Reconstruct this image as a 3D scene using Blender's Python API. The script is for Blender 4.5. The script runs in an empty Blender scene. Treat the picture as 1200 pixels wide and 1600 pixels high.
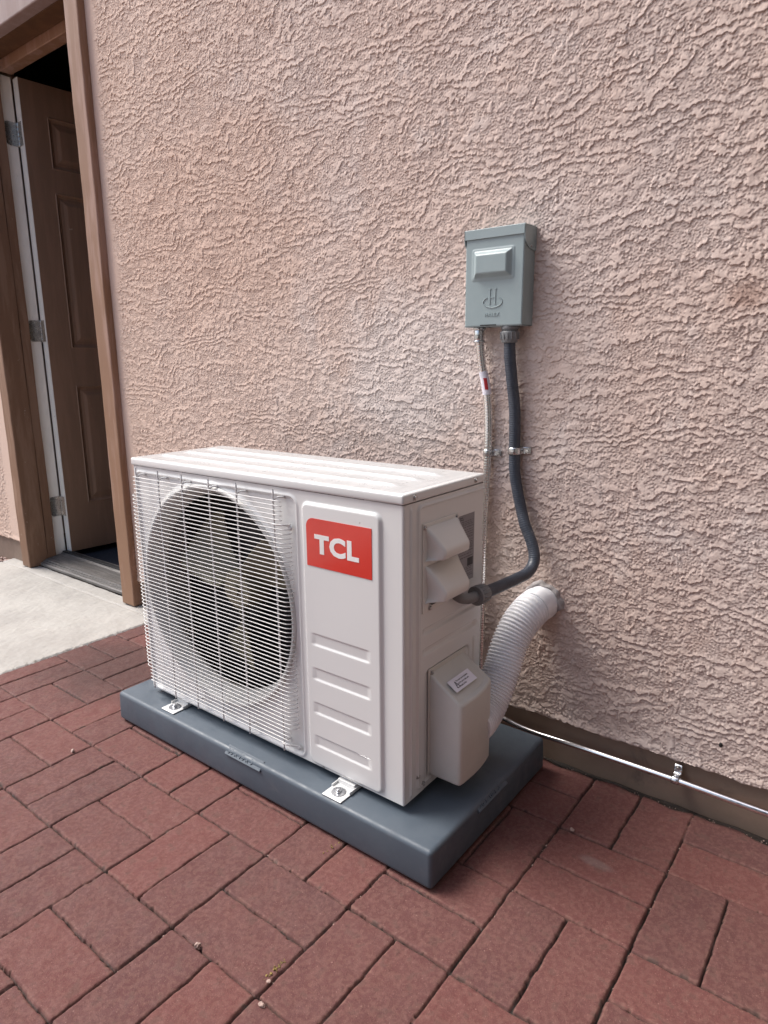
import bpy, bmesh, math, random
import numpy as np
from mathutils import Vector, Matrix
R = math.radians
PI = math.pi
scene = bpy.context.scene
C = scene.collection
random.seed(7)

# ------------------------------------------------------------------ camera, sky, sun, exposure
def euler_cam(yaw, pitch, roll):
    return Matrix.Rotation(yaw, 3, 'Z') @ Matrix.Rotation(pitch, 3, 'X') @ Matrix.Rotation(roll, 3, 'Z')
cam_d = bpy.data.cameras.new('camera')
cam = bpy.data.objects.new('camera', cam_d); C.objects.link(cam)
cam_d.sensor_fit = 'HORIZONTAL'; cam_d.sensor_width = 36.0
cam_d.lens = 1043.83 / 1200 * 36.0
cam_d.clip_start = 0.02; cam_d.clip_end = 500
cam.matrix_world = Matrix.Translation((0.538, -1.3257, 0.8946)) @ euler_cam(0.6582, 1.3489, -0.0082).to_4x4()
scene.camera = cam

SUN_EL, SUN_AZ = R(55), R(250)      # azimuth, clockwise from +Y
world = bpy.data.worlds.new('World'); scene.world = world; world.use_nodes = True
wn = world.node_tree.nodes; wl = world.node_tree.links
bg = wn['Background']
sky = wn.new('ShaderNodeTexSky'); sky.sky_type = 'NISHITA'; sky.sun_disc = False
sky.sun_elevation = SUN_EL; sky.sun_rotation = SUN_AZ
sky.air_density = 1.0; sky.dust_density = 4.0; sky.ozone_density = 0.7
wl.new(sky.outputs['Color'], bg.inputs['Color']); bg.inputs['Strength'].default_value = 0.115
sd = bpy.data.lights.new('sun', 'SUN'); sun = bpy.data.objects.new('sun', sd); C.objects.link(sun)
sd.energy = 2.0; sd.angle = R(30); sd.color = (1.0, 0.978, 0.945)
dsun = Vector((math.sin(SUN_AZ) * math.cos(SUN_EL), math.cos(SUN_AZ) * math.cos(SUN_EL), math.sin(SUN_EL)))
sun.rotation_euler = dsun.to_track_quat('Z', 'Y').to_euler()
vs = scene.view_settings
vs.view_transform = 'Standard'; vs.look = 'None'; vs.gamma = 1.0; vs.use_curve_mapping = False
vs.exposure = 1.05

# ------------------------------------------------------------------ materials
def nt(name):
    m = bpy.data.materials.new(name); m.use_nodes = True
    return m, m.node_tree.nodes, m.node_tree.links, m.node_tree.nodes['Principled BSDF']
def mixc(n, l, fac, a, b, blend='MIX'):
    x = n.new('ShaderNodeMix'); x.data_type = 'RGBA'; x.blend_type = blend
    for s, val in ((0, fac), (6, a), (7, b)):
        if isinstance(val, (int, float)): x.inputs[s].default_value = val
        elif isinstance(val, tuple): x.inputs[s].default_value = (*val, 1)
        else: l.new(val, x.inputs[s])
    return x.outputs[2]
def noise(n, l, scale, detail=4, rough=.55, coord=None, vec=(1, 1, 1), dist=0):
    if coord is None:
        coord = n.new('ShaderNodeTexCoord').outputs['Object']
    mp = n.new('ShaderNodeMapping'); mp.inputs['Scale'].default_value = vec
    l.new(coord, mp.inputs['Vector'])
    t = n.new('ShaderNodeTexNoise'); t.inputs['Scale'].default_value = scale
    t.inputs['Detail'].default_value = detail; t.inputs['Roughness'].default_value = rough
    t.inputs['Distortion'].default_value = dist
    l.new(mp.outputs[0], t.inputs['Vector']); return t.outputs['Fac']
def ramp(n, l, fac, a, b, lo=0., hi=1.):
    r = n.new('ShaderNodeMapRange'); r.interpolation_type = 'SMOOTHSTEP'
    r.inputs[1].default_value = a; r.inputs[2].default_value = b
    r.inputs[3].default_value = lo; r.inputs[4].default_value = hi
    l.new(fac, r.inputs[0]); return r.outputs[0]
def bump(n, l, bs, h, strength=.3, dist=.001):
    b = n.new('ShaderNodeBump'); b.inputs['Strength'].default_value = strength
    b.inputs['Distance'].default_value = dist
    l.new(h, b.inputs['Height']); l.new(b.outputs[0], bs.inputs['Normal'])

def mulf(n, l, f, k):
    a = n.new('ShaderNodeMath'); a.operation = 'MULTIPLY'; a.inputs[1].default_value = k; l.new(f, a.inputs[0]); return a.outputs[0]
def blob(n, l, co, cx, cy, cz, rx, ry, rz):
    mp = n.new('ShaderNodeMapping'); mp.vector_type = 'POINT'
    mp.inputs['Location'].default_value = (-cx / rx, -cy / ry, -cz / rz); mp.inputs['Scale'].default_value = (1 / rx, 1 / ry, 1 / rz)
    l.new(co, mp.inputs['Vector'])
    q = n.new('ShaderNodeVectorMath'); q.operation = 'LENGTH'; l.new(mp.outputs[0], q.inputs[0])
    nn = noise(n, l, 5.5, 6, .65, co, dist=.4)
    a = n.new('ShaderNodeMath'); a.operation = 'MULTIPLY_ADD'; a.inputs[1].default_value = 1.6; l.new(nn, a.inputs[0]); l.new(q.outputs['Value'], a.inputs[2])
    return ramp(n, l, a.outputs[0], 1.15, 1.95, 1, 0)
def paint(name, col, col2=None, rough=.4, scale=8, bmp=.1, bscale=400, metallic=0., vec=(1, 1, 1), grime=None, gscale=12, glo=.52, ghi=.75, coat=0., rv=.22):
    m, n, l, b = nt(name)
    c2 = col2 or tuple(x * .9 for x in col)
    f = noise(n, l, scale, 6, .6, vec=vec)
    col_o = mixc(n, l, ramp(n, l, f, .35, .65), col, c2)
    if grime:
        g = noise(n, l, gscale, 8, .7, dist=.4)
        col_o = mixc(n, l, ramp(n, l, g, glo, ghi, 0, .8), col_o, grime)
    l.new(col_o, b.inputs['Base Color'])
    b.inputs['Metallic'].default_value = metallic
    rr = noise(n, l, scale * 5, 5, .6)
    l.new(ramp(n, l, rr, .3, .7, rough * (1 - rv), min(1, rough * (1 + rv))), b.inputs['Roughness'])
    b.inputs['Coat Weight'].default_value = coat; b.inputs['Coat Roughness'].default_value = .15
    if bmp:
        bump(n, l, b, noise(n, l, bscale, 3, .5), bmp, .0006)
    return m

M = {}
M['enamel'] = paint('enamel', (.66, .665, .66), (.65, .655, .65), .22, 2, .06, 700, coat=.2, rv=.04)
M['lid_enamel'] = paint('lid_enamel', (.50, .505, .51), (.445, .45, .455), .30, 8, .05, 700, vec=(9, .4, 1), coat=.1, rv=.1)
M['cover_plastic'] = paint('cover_plastic', (.68, .67, .64), (.66, .65, .62), .24, 6, .05, 600, coat=.3, rv=.05)
M['valve_plastic'] = paint('valve_plastic', (.57, .56, .525), (.53, .52, .49), .40, 6, .12, 700, rv=.08)
M['wire'] = paint('wire', (.64, .635, .63), (.60, .595, .59), .35, 20, 0)
M['shroud'] = paint('shroud', (.50, .50, .49), (.44, .44, .43), .4, 9, .05)
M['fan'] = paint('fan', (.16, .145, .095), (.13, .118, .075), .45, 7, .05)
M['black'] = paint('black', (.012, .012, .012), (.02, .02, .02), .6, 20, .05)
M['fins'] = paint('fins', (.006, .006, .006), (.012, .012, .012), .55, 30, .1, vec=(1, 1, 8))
M['badge_red'] = paint('badge_red', (.60, .036, .022), (.56, .032, .02), .16, 10, .02, coat=.4)
M['badge_white'] = paint('badge_white', (.80, .79, .78), None, .3, 10, 0)
M['steel'] = paint('steel', (.60, .59, .57), (.45, .44, .43), .30, 60, .05, metallic=1)
M['cable_steel'] = paint('cable_steel', (.80, .80, .79), (.74, .74, .73), .26, 20, 0, metallic=1, rv=.1)
M['zinc'] = paint('zinc', (.72, .73, .74), (.5, .51, .53), .24, 90, .1, metallic=1)
M['bright_pipe'] = paint('bright_pipe', (.90, .90, .90), (.80, .80, .80), .17, 40, .02, metallic=1)
M['pad'] = paint('pad', (.075, .096, .120), (.064, .083, .106), .50, 6, .25, 900, grime=(.12, .13, .145), gscale=14, glo=.56, ghi=.8)
M['box_grey'] = paint('box_grey', (.295, .36, .37), (.27, .335, .345), .36, 9, .1, 500, grime=(.33, .36, .36), gscale=40, glo=.6, ghi=.8)
M['fitting_grey'] = paint('fitting_grey', (.19, .195, .20), (.16, .165, .17), .45, 30, .1)
M['label_silver'] = paint('label_silver', (.22, .21, .225), (.19, .18, .20), .4, 10, 0)
M['label_ink'] = paint('label_ink', (.02, .02, .025), None, .5, 10, 0)
M['label_ink_grey'] = paint('label_ink_grey', (.09, .085, .095), None, .5, 10, 0)
M['label_white'] = paint('label_white', (.80, .78, .86), None, .4, 10, 0)
M['sticker_red'] = paint('sticker_red', (.5, .03, .04), None, .4, 10, 0)
M['sealant'] = paint('sealant', (.36, .34, .34), (.24, .22, .22), .7, 30, .8, 80)
M['jamb_white'] = paint('jamb_white', (.84, .83, .79), (.80, .79, .75), .45, 4, .1, 200, grime=(.42, .42, .39), gscale=20, glo=.62, ghi=.8)
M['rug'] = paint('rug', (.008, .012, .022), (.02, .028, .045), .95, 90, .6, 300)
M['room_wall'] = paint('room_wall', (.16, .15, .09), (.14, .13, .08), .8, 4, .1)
M['threshold_metal'] = paint('threshold_metal', (.17, .16, .155), (.10, .095, .09), .5, 25, .2, vec=(.3, 6, 1), metallic=.25, grime=(.22, .20, .18), gscale=30)
M['rubber'] = paint('rubber', (.02, .02, .022), None, .7, 20, .1)
M['pebble'] = paint('pebble', (.42, .31, .27), (.30, .21, .18), .85, 60, .4, 300)
M['moss'] = paint('moss', (.24, .17, .045), (.16, .12, .04), .9, 200, .5, 300)
M['blocker_grey'] = paint('blocker_grey', (.15, .145, .14), (.11, .105, .10), .9, 6, .4, 80)  # plain grey for the added out-of-frame walls that block light
M['shingle'] = paint('shingle', (.16, .12, .10), (.10, .08, .07), .9, 12, .5, 60)

def mat_conduit():
    m, n, l, b = nt('conduit_pvc')
    f = noise(n, l, 60, 6, .7)
    s = noise(n, l, 22, 8, .75)
    c = mixc(n, l, ramp(n, l, f, .35, .65), (.050, .060, .080), (.038, .046, .064))
    c = mixc(n, l, ramp(n, l, s, .60, .70, 0, .55), c, (.16, .17, .19))
    l.new(c, b.inputs['Base Color']); b.inputs['Roughness'].default_value = .38
    return m
M['conduit'] = mat_conduit()

def mat_duct():
    m, n, l, b = nt('duct_plastic')
    f = noise(n, l, 18, 5, .6)
    c = mixc(n, l, ramp(n, l, f, .35, .65), (.80, .81, .85), (.74, .75, .79))
    l.new(c, b.inputs['Base Color']); b.inputs['Roughness'].default_value = .36
    b.inputs['Subsurface Weight'].default_value = .12; b.inputs['Subsurface Radius'].default_value = (.008, .008, .009)
    b.inputs['Subsurface Scale'].default_value = 1.0
    return m
M['duct'] = mat_duct()

def mat_stucco():
    m, n, l, b = nt('stucco')
    co = n.new('ShaderNodeTexCoord').outputs['Object']
    big = noise(n, l, 1.7, 5, .6, co, (1, 1, .8), .3)
    mid = noise(n, l, 6, 6, .65, co, (1, 1, .8), .4)
    sm = noise(n, l, 45, 6, .7, co)
    c = mixc(n, l, ramp(n, l, big, .38, .62), (.605, .50, .455), (.62, .49, .43))
    c = mixc(n, l, ramp(n, l, mid, .50, .72, 0, .6), c, (.67, .595, .56))
    c = mixc(n, l, ramp(n, l, mid, .30, .46, .5, 0), c, (.62, .47, .40))
    c = mixc(n, l, ramp(n, l, sm, .62, .78, 0, .35), c, (.46, .36, .31))
    # the paint is a shade more orange near the doorway
    sx = n.new('ShaderNodeSeparateXYZ'); l.new(co, sx.inputs[0])
    c = mixc(n, l, ramp(n, l, sx.outputs[0], -1.7, -.1, .75, 0), c, (.64, .47, .375))
    c = mixc(n, l, mulf(n, l, blob(n, l, co, -.42, 0, .86, .26, 1, .22), .55), c, (.66, .60, .57))     # chalky repair patch
    c = mixc(n, l, mulf(n, l, blob(n, l, co, -1.15, 0, 1.28, .55, 1, .34), .55), c, (.60, .42, .33))   # warmer old coat
    c = mixc(n, l, mulf(n, l, blob(n, l, co, .30, 0, 1.0, .05, 1, .03), .5), c, (.34, .20, .15))
    l.new(c, b.inputs['Base Color']); b.inputs['Roughness'].default_value = .82
    b.inputs['Specular IOR Level'].default_value = .25
    bump(n, l, b, noise(n, l, 420, 3, .6, co), .35, .0008)
    return m
M['stucco'] = mat_stucco()

def mat_trim(name, dusty, brown, lo=.45, hi=.62, chip=.70):
    m, n, l, b = nt(name)
    co = n.new('ShaderNodeTexCoord').outputs['Object']
    g = noise(n, l, 7, 6, .65, co, (3, 3, .35), .3)
    w = noise(n, l, 26, 8, .75, co, (2, 2, .5))
    ch = noise(n, l, 40, 6, .7, co, (1, 1, .6), .6)
    c = mixc(n, l, ramp(n, l, g, lo, hi), brown, dusty)
    c = mixc(n, l, ramp(n, l, w, .55, .75, 0, .5), c, tuple(x * .75 for x in brown))
    c = mixc(n, l, ramp(n, l, ch, chip, chip + .04, 0, .8), c, (.42, .34, .27))
    l.new(c, b.inputs['Base Color']); b.inputs['Roughness'].default_value = .6
    bump(n, l, b, noise(n, l, 60, 6, .7, co, (3, 3, .3)), .35, .0012)
    return m
M['trim'] = mat_trim('trim_paint', (.33, .20, .15), (.25, .135, .078))
M['trim_brown'] = mat_trim('trim_brown', (.27, .165, .11), (.21, .118, .072), chip=.655)
M['header_wood'] = mat_trim('header_wood', (.32, .24, .22), (.28, .20, .18))
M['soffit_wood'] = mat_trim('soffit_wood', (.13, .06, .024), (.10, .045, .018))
M['door_paint'] = mat_trim('door_paint', (.26, .16, .11), (.225, .14, .095))
M['foundation'] = paint('foundation', (.27, .195, .15), (.215, .155, .12), .85, 5, .5, 120, grime=(.10, .08, .07), gscale=9, glo=.55, ghi=.75)

def mat_concrete():
    m, n, l, b = nt('concrete')
    co = n.new('ShaderNodeTexCoord').outputs['Object']
    a = noise(n, l, 3, 6, .65, co); s = noise(n, l, 30, 8, .75, co, (1, 2.5, 1), .5); q = noise(n, l, 140, 4, .7, co)
    c = mixc(n, l, ramp(n, l, a, .35, .65), (.39, .375, .35), (.32, .305, .285))
    c = mixc(n, l, ramp(n, l, s, .60, .72, 0, .7), c, (.22, .21, .195))
    c = mixc(n, l, ramp(n, l, q, .60, .70, 0, .5), c, (.20, .18, .165))
    l.new(c, b.inputs['Base Color']); b.inputs['Roughness'].default_value = .85
    bump(n, l, b, noise(n, l, 220, 5, .7, co), .5, .001)
    return m
M['concrete'] = mat_concrete()

def mat_paver():
    m, n, l, b = nt('paver')
    co = n.new('ShaderNodeTexCoord').outputs['Object']
    at = n.new('ShaderNodeAttribute'); at.attribute_name = 'tone'
    sp = n.new('ShaderNodeSeparateColor'); l.new(at.outputs['Color'], sp.inputs[0])
    c = mixc(n, l, sp.outputs[0], (.130, .037, .035), (.076, .027, .029))      # per-brick batch colour
    c = mixc(n, l, ramp(n, l, noise(n, l, 5, 6, .7, co, dist=.5), .42, .7, 0, .35), c, (.150, .050, .044))
    c = mixc(n, l, ramp(n, l, noise(n, l, 38, 8, .7, co), .5, .75, 0, .3), c, (.12, .05, .043))
    c = mixc(n, l, ramp(n, l, noise(n, l, 17, 8, .8, co, (1, 1, 1), .8), .66, .74, 0, .25), c, (.26, .17, .145))
    c = mixc(n, l, ramp(n, l, noise(n, l, 330, 3, .6, co), .66, .74, 0, .7), c, (.40, .27, .22))
    c = mixc(n, l, ramp(n, l, noise(n, l, 260, 3, .6, co), .30, .36, .4, 0), c, (.07, .03, .027))
    c = mixc(n, l, ramp(n, l, noise(n, l, 620, 3, .7, co), .40, .62, .30, 0), c, (.05, .022, .02))
    c = mixc(n, l, ramp(n, l, noise(n, l, 480, 3, .7, co, (1, 1, 1), .3), .55, .70, 0, .28), c, (.36, .20, .16))
    c = mixc(n, l, mulf(n, l, sp.outputs[2], .55), c, (.215, .115, .092))                                # worn, dusty arrises
    c = mixc(n, l, mulf(n, l, blob(n, l, co, -1.25, -.36, 0, .30, .20, 1), .6), c, (.045, .022, .02))   # damp stain
    c = mixc(n, l, mulf(n, l, blob(n, l, co, .20, -.26, 0, .035, .012, 1), .35), c, (.20, .17, .16))       # cement smear
    c = mixc(n, l, sp.outputs[1], c, (.030, .025, .021))                         # joint sand
    l.new(c, b.inputs['Base Color'])
    l.new(ramp(n, l, noise(n, l, 30, 6, .7, co), .3, .7, .62, .85), b.inputs['Roughness'])
    b.inputs['Specular IOR Level'].default_value = .35
    bump(n, l, b, noise(n, l, 420, 5, .8, co), 1.0, .0014)
    return m
M['paver'] = mat_paver()

def mat_gravel():
    m, n, l, b = nt('gravel')
    co = n.new('ShaderNodeTexCoord').outputs['Object']
    v = n.new('ShaderNodeTexVoronoi'); v.inputs['Scale'].default_value = 60; l.new(co, v.inputs['Vector'])
    c = mixc(n, l, v.outputs['Color'], (.30, .19, .15), (.20, .13, .11))
    l.new(c, b.inputs['Base Color']); b.inputs['Roughness'].default_value = .9
    return m
M['gravel'] = mat_gravel()

# ------------------------------------------------------------------ helpers
def link(name, me, mat=None, parent=None, smooth=False):
    o = bpy.data.objects.new(name, me); C.objects.link(o)
    if mat is not None:
        for mm in (mat if isinstance(mat, (list, tuple)) else [mat]): me.materials.append(mm)
    if parent: o.parent = parent
    if smooth: me.shade_smooth() if hasattr(me, 'shade_smooth') else [setattr(p, 'use_smooth', True) for p in me.polygons]
    return o
def obj(name, bm, mat=None, parent=None, smooth=False):
    me = bpy.data.meshes.new(name); bm.normal_update(); bm.to_mesh(me); bm.free()
    return link(name, me, mat, parent, smooth)
def thing(name, label, cat, group=None):
    o = bpy.data.objects.new(name, None); C.objects.link(o); o.empty_display_size = .05
    tag(o, label, cat, group); return o
def tag(o, label=None, cat=None, group=None, kind=None):
    if label: o['label'] = label
    if cat: o['category'] = cat
    if group: o['group'] = group
    if kind: o['kind'] = kind
    return o
def box(bm, x0, x1, y0, y1, z0, z1, bev=0, seg=2):
    t = bmesh.new()
    bmesh.ops.create_cube(t, size=1)
    for v_ in t.verts:
        v_.co = Vector(((x0 + x1) / 2 + v_.co.x * (x1 - x0), (y0 + y1) / 2 + v_.co.y * (y1 - y0), (z0 + z1) / 2 + v_.co.z * (z1 - z0)))
    if bev: bmesh.ops.bevel(t, geom=t.edges[:], offset=bev, segments=seg, profile=.5, affect='EDGES')
    me = bpy.data.meshes.new('t'); t.to_mesh(me); t.free(); bm.from_mesh(me); bpy.data.meshes.remove(me)
def mkbox(name, dims, mat, parent=None, bev=.002, seg=2):
    bm = bmesh.new(); box(bm, *dims, bev, seg); return obj(name, bm, mat, parent)
def catmull(pts, n=12):
    P = [Vector(p) for p in pts]; P = [P[0] * 2 - P[1]] + P + [P[-1] * 2 - P[-2]]
    out = []
    for i in range(1, len(P) - 2):
        for k in range(n):
            t = k / n
            out.append(.5 * ((2 * P[i]) + (-P[i-1] + P[i+1]) * t + (2*P[i-1] - 5*P[i] + 4*P[i+1] - P[i+2]) * t*t + (-P[i-1] + 3*P[i] - 3*P[i+1] + P[i+2]) * t**3))
    out.append(P[-2]); return out
def resample(path, step):
    acc = [0]
    for a, b in zip(path, path[1:]): acc.append(acc[-1] + (b - a).length)
    L = acc[-1]; n = max(2, int(L / step)); out = []; j = 0
    for k in range(n + 1):
        s = L * k / n
        while j < len(acc) - 2 and acc[j+1] < s: j += 1
        d = acc[j+1] - acc[j] or 1
        out.append(path[j].lerp(path[j+1], (s - acc[j]) / d))
    return out, L
def tube(bm, path, rad, seg=12, cap=True):
    """rad: number or function of arclength"""
    n = len(path); rings = []
    t0 = (path[1] - path[0]).normalized()
    up = Vector((0, 0, 1)) if abs(t0.z) < .9 else Vector((1, 0, 0))
    nrm = t0.cross(up).normalized(); s = 0
    for i, p in enumerate(path):
        t = (path[min(i+1, n-1)] - path[max(i-1, 0)]).normalized()
        nrm = (nrm - t * nrm.dot(t)).normalized(); bi = t.cross(nrm)
        if i: s += (p - path[i-1]).length
        r = rad(s) if callable(rad) else rad
        rings.append([bm.verts.new(p + (nrm * math.cos(a) + bi * math.sin(a)) * r) for a in [2*PI*k/seg for k in range(seg)]])
    for a, b in zip(rings, rings[1:]):
        for k in range(seg):
            f = bm.faces.new((a[k], a[(k+1) % seg], b[(k+1) % seg], b[k])); f.smooth = True
    if cap:
        bm.faces.new(rings[0][::-1]); bm.faces.new(rings[-1])
def cyl(bm, a, b, r, r2=None, seg=24, bev=0):
    a, b = Vector(a), Vector(b); r2 = r if r2 is None else r2
    L = (b - a).length; d = (b - a) / L
    if bev:
        pts = [a, a + d*bev*.3, a + d*bev, b - d*bev, b - d*bev*.3, b]; rs = [r - bev, r - bev*.3, r, r2, r2 - bev*.3, r2 - bev]
    else: pts, rs = [a, b], [r, r2]
    it = iter(rs)
    tube(bm, pts, lambda s: next(it), seg)
def grid_mesh(name, P, mat, parent=None, keep=None, smooth=True, flip=False):
    """P: (ny, nx, 3) array"""
    ny, nx, _ = P.shape
    idx = np.arange(ny * nx, dtype=np.int32).reshape(ny, nx)
    q = np.stack([idx[:-1, :-1], idx[:-1, 1:], idx[1:, 1:], idx[1:, :-1]], -1)
    if flip: q = q[..., ::-1]
    if keep is not None: q = q[keep]
    q = np.ascontiguousarray(q.reshape(-1, 4)); nf = len(q)
    me = bpy.data.meshes.new(name)
    me.vertices.add(ny * nx); me.vertices.foreach_set('co', P.astype(np.float32).ravel())
    me.loops.add(nf * 4); me.loops.foreach_set('vertex_index', q.ravel())
    me.polygons.add(nf); me.polygons.foreach_set('loop_start', np.arange(0, nf * 4, 4, dtype=np.int32))
    me.polygons.foreach_set('use_smooth', np.full(nf, smooth))
    me.update(calc_edges=True)
    return link(name, me, mat, parent)
def text_mesh(body, size, ext, origin, xdir, ydir, off=0., spacing=1., sx=1., align='LEFT', extra_mats=None):
    cu = bpy.data.curves.new('txt', 'FONT'); cu.body = body; cu.size = size; cu.extrude = ext
    cu.offset = off; cu.space_character = spacing; cu.align_x = align; cu.resolution_u = 3
    o = bpy.data.objects.new('txt', cu); C.objects.link(o)
    me = bpy.data.meshes.new_from_object(o.evaluated_get(bpy.context.evaluated_depsgraph_get()))
    bpy.data.objects.remove(o); bpy.data.curves.remove(cu)
    X = Vector(xdir).normalized(); Y = Vector(ydir).normalized(); Z = X.cross(Y)
    m = Matrix((X * sx, Y, Z)).transposed().to_4x4(); m.translation = Vector(origin)
    me.transform(m); me.materials.clear(); return me
def sstep(a, b, x):
    t = np.clip((x - a) / (b - a), 0, 1); return t * t * (3 - 2 * t)
def rrect(X, Y, x0, x1, y0, y1, r):
    cx, cy = (x0+x1)/2, (y0+y1)/2; hx, hy = (x1-x0)/2 - r, (y1-y0)/2 - r
    dx = np.abs(X - cx) - hx; dy = np.abs(Y - cy) - hy
    return np.hypot(np.maximum(dx, 0), np.maximum(dy, 0)) + np.minimum(np.maximum(dx, dy), 0) - r   # <0 inside
def fftn(n, cell, wl, seed, ax=1., az=1., band=None, beta=1.6):
    """periodic noise on n x n cells; wl = largest wavelength (m); [row=z, col=x], unit std"""
    rng = np.random.default_rng(seed)
    F = np.fft.rfft2(rng.standard_normal((n, n)))
    kz = np.fft.fftfreq(n, cell)[:, None] * az; kx = np.fft.rfftfreq(n, cell)[None, :] * ax
    k = np.hypot(kz, kx); k0 = 1 / wl
    amp = np.where(k > 0, np.maximum(k, k0) ** -beta, 0) * np.exp(-(k0 / np.maximum(k, 1e-6)) ** 4 * .7)
    if band: amp = amp * np.exp(-(k * band) ** 2)
    f = np.fft.irfft2(F * amp, s=(n, n)); f -= f.mean(); return f / f.std()

def screw(parent, p, nrm, r=.005, name='screw', mat='steel'):
    p = Vector(p); nrm = Vector(nrm).normalized(); bm = bmesh.new()
    cyl(bm, p, p + nrm * r * .25, r * 1.15, seg=16)
    cyl(bm, p + nrm * r * .25, p + nrm * r * .75, r * .85, r * .5, seg=16)
    a = nrm.orthogonal().normalized(); q = p + nrm * r * .76
    return obj(name, bm, M[mat], parent)

# ------------------------------------------------------------------ stucco relief
CELL, NT = .0016, 2048
zz = np.arange(NT)[:, None] * CELL
n_a = fftn(NT, CELL, .30, 1, ax=2.7, az=1., band=.045)
n_b = fftn(NT, CELL, .085, 9, ax=1.3, band=.020)
n_r = fftn(NT, CELL, .024, 2, ax=1.0, band=.0062, beta=1.4)
n_f = fftn(NT, CELL, .030, 3, ax=1.5, band=.0026, beta=1.75)
n_m1 = fftn(NT, CELL, .15, 4, ax=1.5, band=.018)
n_g = fftn(NT, CELL, .009, 7, band=.0016, beta=1.0)
n_low = fftn(NT, CELL, .5, 8, band=.05)
def saw(spacing, wob):
    k = round(NT * CELL / spacing); t = zz / (NT * CELL) * k + wob
    return t - np.floor(t)
s_ = saw(.037, .72 * n_a + .20 * n_b + .10 * n_r)
m_ = sstep(-1., .6, n_m1)
f_ = (.80 + .80 * m_) * (.33 - s_) + (.43 - .21 * m_) * n_f + .02
plat = sstep(-.01, .07, f_)
RELIEF = .00085 * plat + .00155 * np.clip(.62 - s_, 0, .62) * (.35 + .65 * m_) + .0003 * n_r * plat + (.00012 + .00028 * (1 - plat)) * n_g + .0005 * n_low
def relief(X, Z):
    i = np.round(Z / CELL).astype(int) % NT; j = np.round(X / CELL).astype(int) % NT
    return RELIEF[i, j]
def seq(*parts):
    out = []
    for a, b, st in parts: out.append(np.arange(a, b - st * .5, st))
    out.append(np.array([parts[-1][1]])); return np.concatenate(out)

# ------------------------------------------------------------------ house wall
house = thing('house_wall', 'pink textured stucco house wall with a brown framed open doorway', 'house wall')
def stucco_part(xs, zs, band_right=False, band_left=False, bottom=True):
    X, Z = np.meshgrid(xs, zs)
    h = relief(X + 5, Z)
    if band_left: h = h * (0.15 + .85 * sstep(0, .03, X + 1.630 + .008 * np.sin(Z * 9) + .005 * np.sin(Z * 41)))
    if band_right: h = h * (0.15 + .85 * sstep(0, .03, -2.66 - X))
    Y = -h; Z0 = Z[0, 0]
    Z = np.where(Z > zs[0], Z - 1.5 * (h - .0012), Z)          # plaster edges hang over a little
    if bottom:      # ragged drip edge turned back under at the bottom
        e = sstep(.026, .0, Z - zs[0]) * .003
        Y = Y - e
        Z = Z + (Z == zs[0]) * (.0014 * np.sin(X * 37) * np.sin(X * 11.3) + .0012 * np.sin(X * 93) + .0008 * np.sin(X * 211))
    P = np.stack([X, Y, Z], -1)
    if bottom:
        first = P[0].copy(); r1 = first.copy(); r1[:, 1] = .022
        P = np.concatenate([r1[None], P])
    return grid_mesh('stucco', P, M['stucco'], house)
xs = seq((-1.70, .62, CELL), (.62, 3.6, .008)); zs = seq((.098, 2.10, CELL), (2.10, 2.7, .008))
stucco_part(xs, zs, band_left=True)
stucco_part(seq((-4.2, -3.2, .01), (-3.2, -2.56, .0025)), seq((.10, 2.7, .003)), band_right=True)
stucco_part(seq((-2.56, -1.70, .008)), seq((2.20, 2.7, .008)), bottom=False)
bm = bmesh.new()
box(bm, -1.70, 3.6, .009, .25, -.20, .105); box(bm, -4.2, -2.56, .009, .25, -.20, .105)
obj('foundation', bm, M['foundation'], house)
bm = bmesh.new()
box(bm, -1.72, 3.6, .024, .20, .106, 2.7); box(bm, -4.2, -2.56, .024, .20, .106, 2.7); box(bm, -2.56, -1.72, .024, .20, 2.2, 2.7)
obj('wall_core', bm, M['stucco'], house)
bm = bmesh.new()
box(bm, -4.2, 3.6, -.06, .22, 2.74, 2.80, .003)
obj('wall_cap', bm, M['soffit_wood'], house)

# tall unseen walls, added behind and right of the viewer to darken the corner
bm = bmesh.new(); box(bm, .1, 3.8, -2.35, -2.2, -.2, 3.4); box(bm, 1.05, 1.20, -2.2, .004, -.2, 3.4); obj('light_blocker_walls', bm, M['blocker_grey'], house)
# rough rounded trim boards
def board(name, x0, x1, y0, y1, z0, z1, mat, parent, r=.004, wob=.0008, seed=0):
    bm = bmesh.new(); box(bm, x0, x1, y0, y1, z0, z1, r, 2)
    L = max(x1-x0, z1-z0); ax = 0 if (x1-x0) > (z1-z0) else 2
    rng = random.Random(seed)
    es = [e for e in bm.edges if abs((e.verts[0].co - e.verts[1].co)[ax]) > L * .7]
    bmesh.ops.subdivide_edges(bm, edges=es, cuts=40, use_grid_fill=True)
    for v_ in bm.verts:
        s = v_.co[ax] * 9 + seed
        v_.co.y += wob * (math.sin(s) + .5 * math.sin(s * 3.7 + v_.co.x * 90))
        if ax == 2: v_.co.x += wob * .7 * (math.sin(s * 1.3 + 2) + .6 * math.sin(s * 4.1))
        else: v_.co.z += wob * .7 * math.sin(s * 1.3 + 2)
    return obj(name, bm, mat, parent)
frame = bpy.data.objects.new('door_frame', None); C.objects.link(frame); frame.parent = house
board('post', -1.736, -1.657, -.0255, .022, .0015, 2.35, M['trim'], frame, seed=1)
board('post', -2.548, -2.478, -.0255, .060, .0015, 2.06, M['trim_brown'], frame, seed=3)
board('jamb_board', -2.552, -2.482, .062, .100, .0015, 2.09, M['trim_brown'], frame, .002, .0006, seed=5)
board('jamb_board', -1.733, -1.690, .024, .150, .0015, 2.05, M['trim_brown'], frame, .002, .0004, seed=6)
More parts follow.
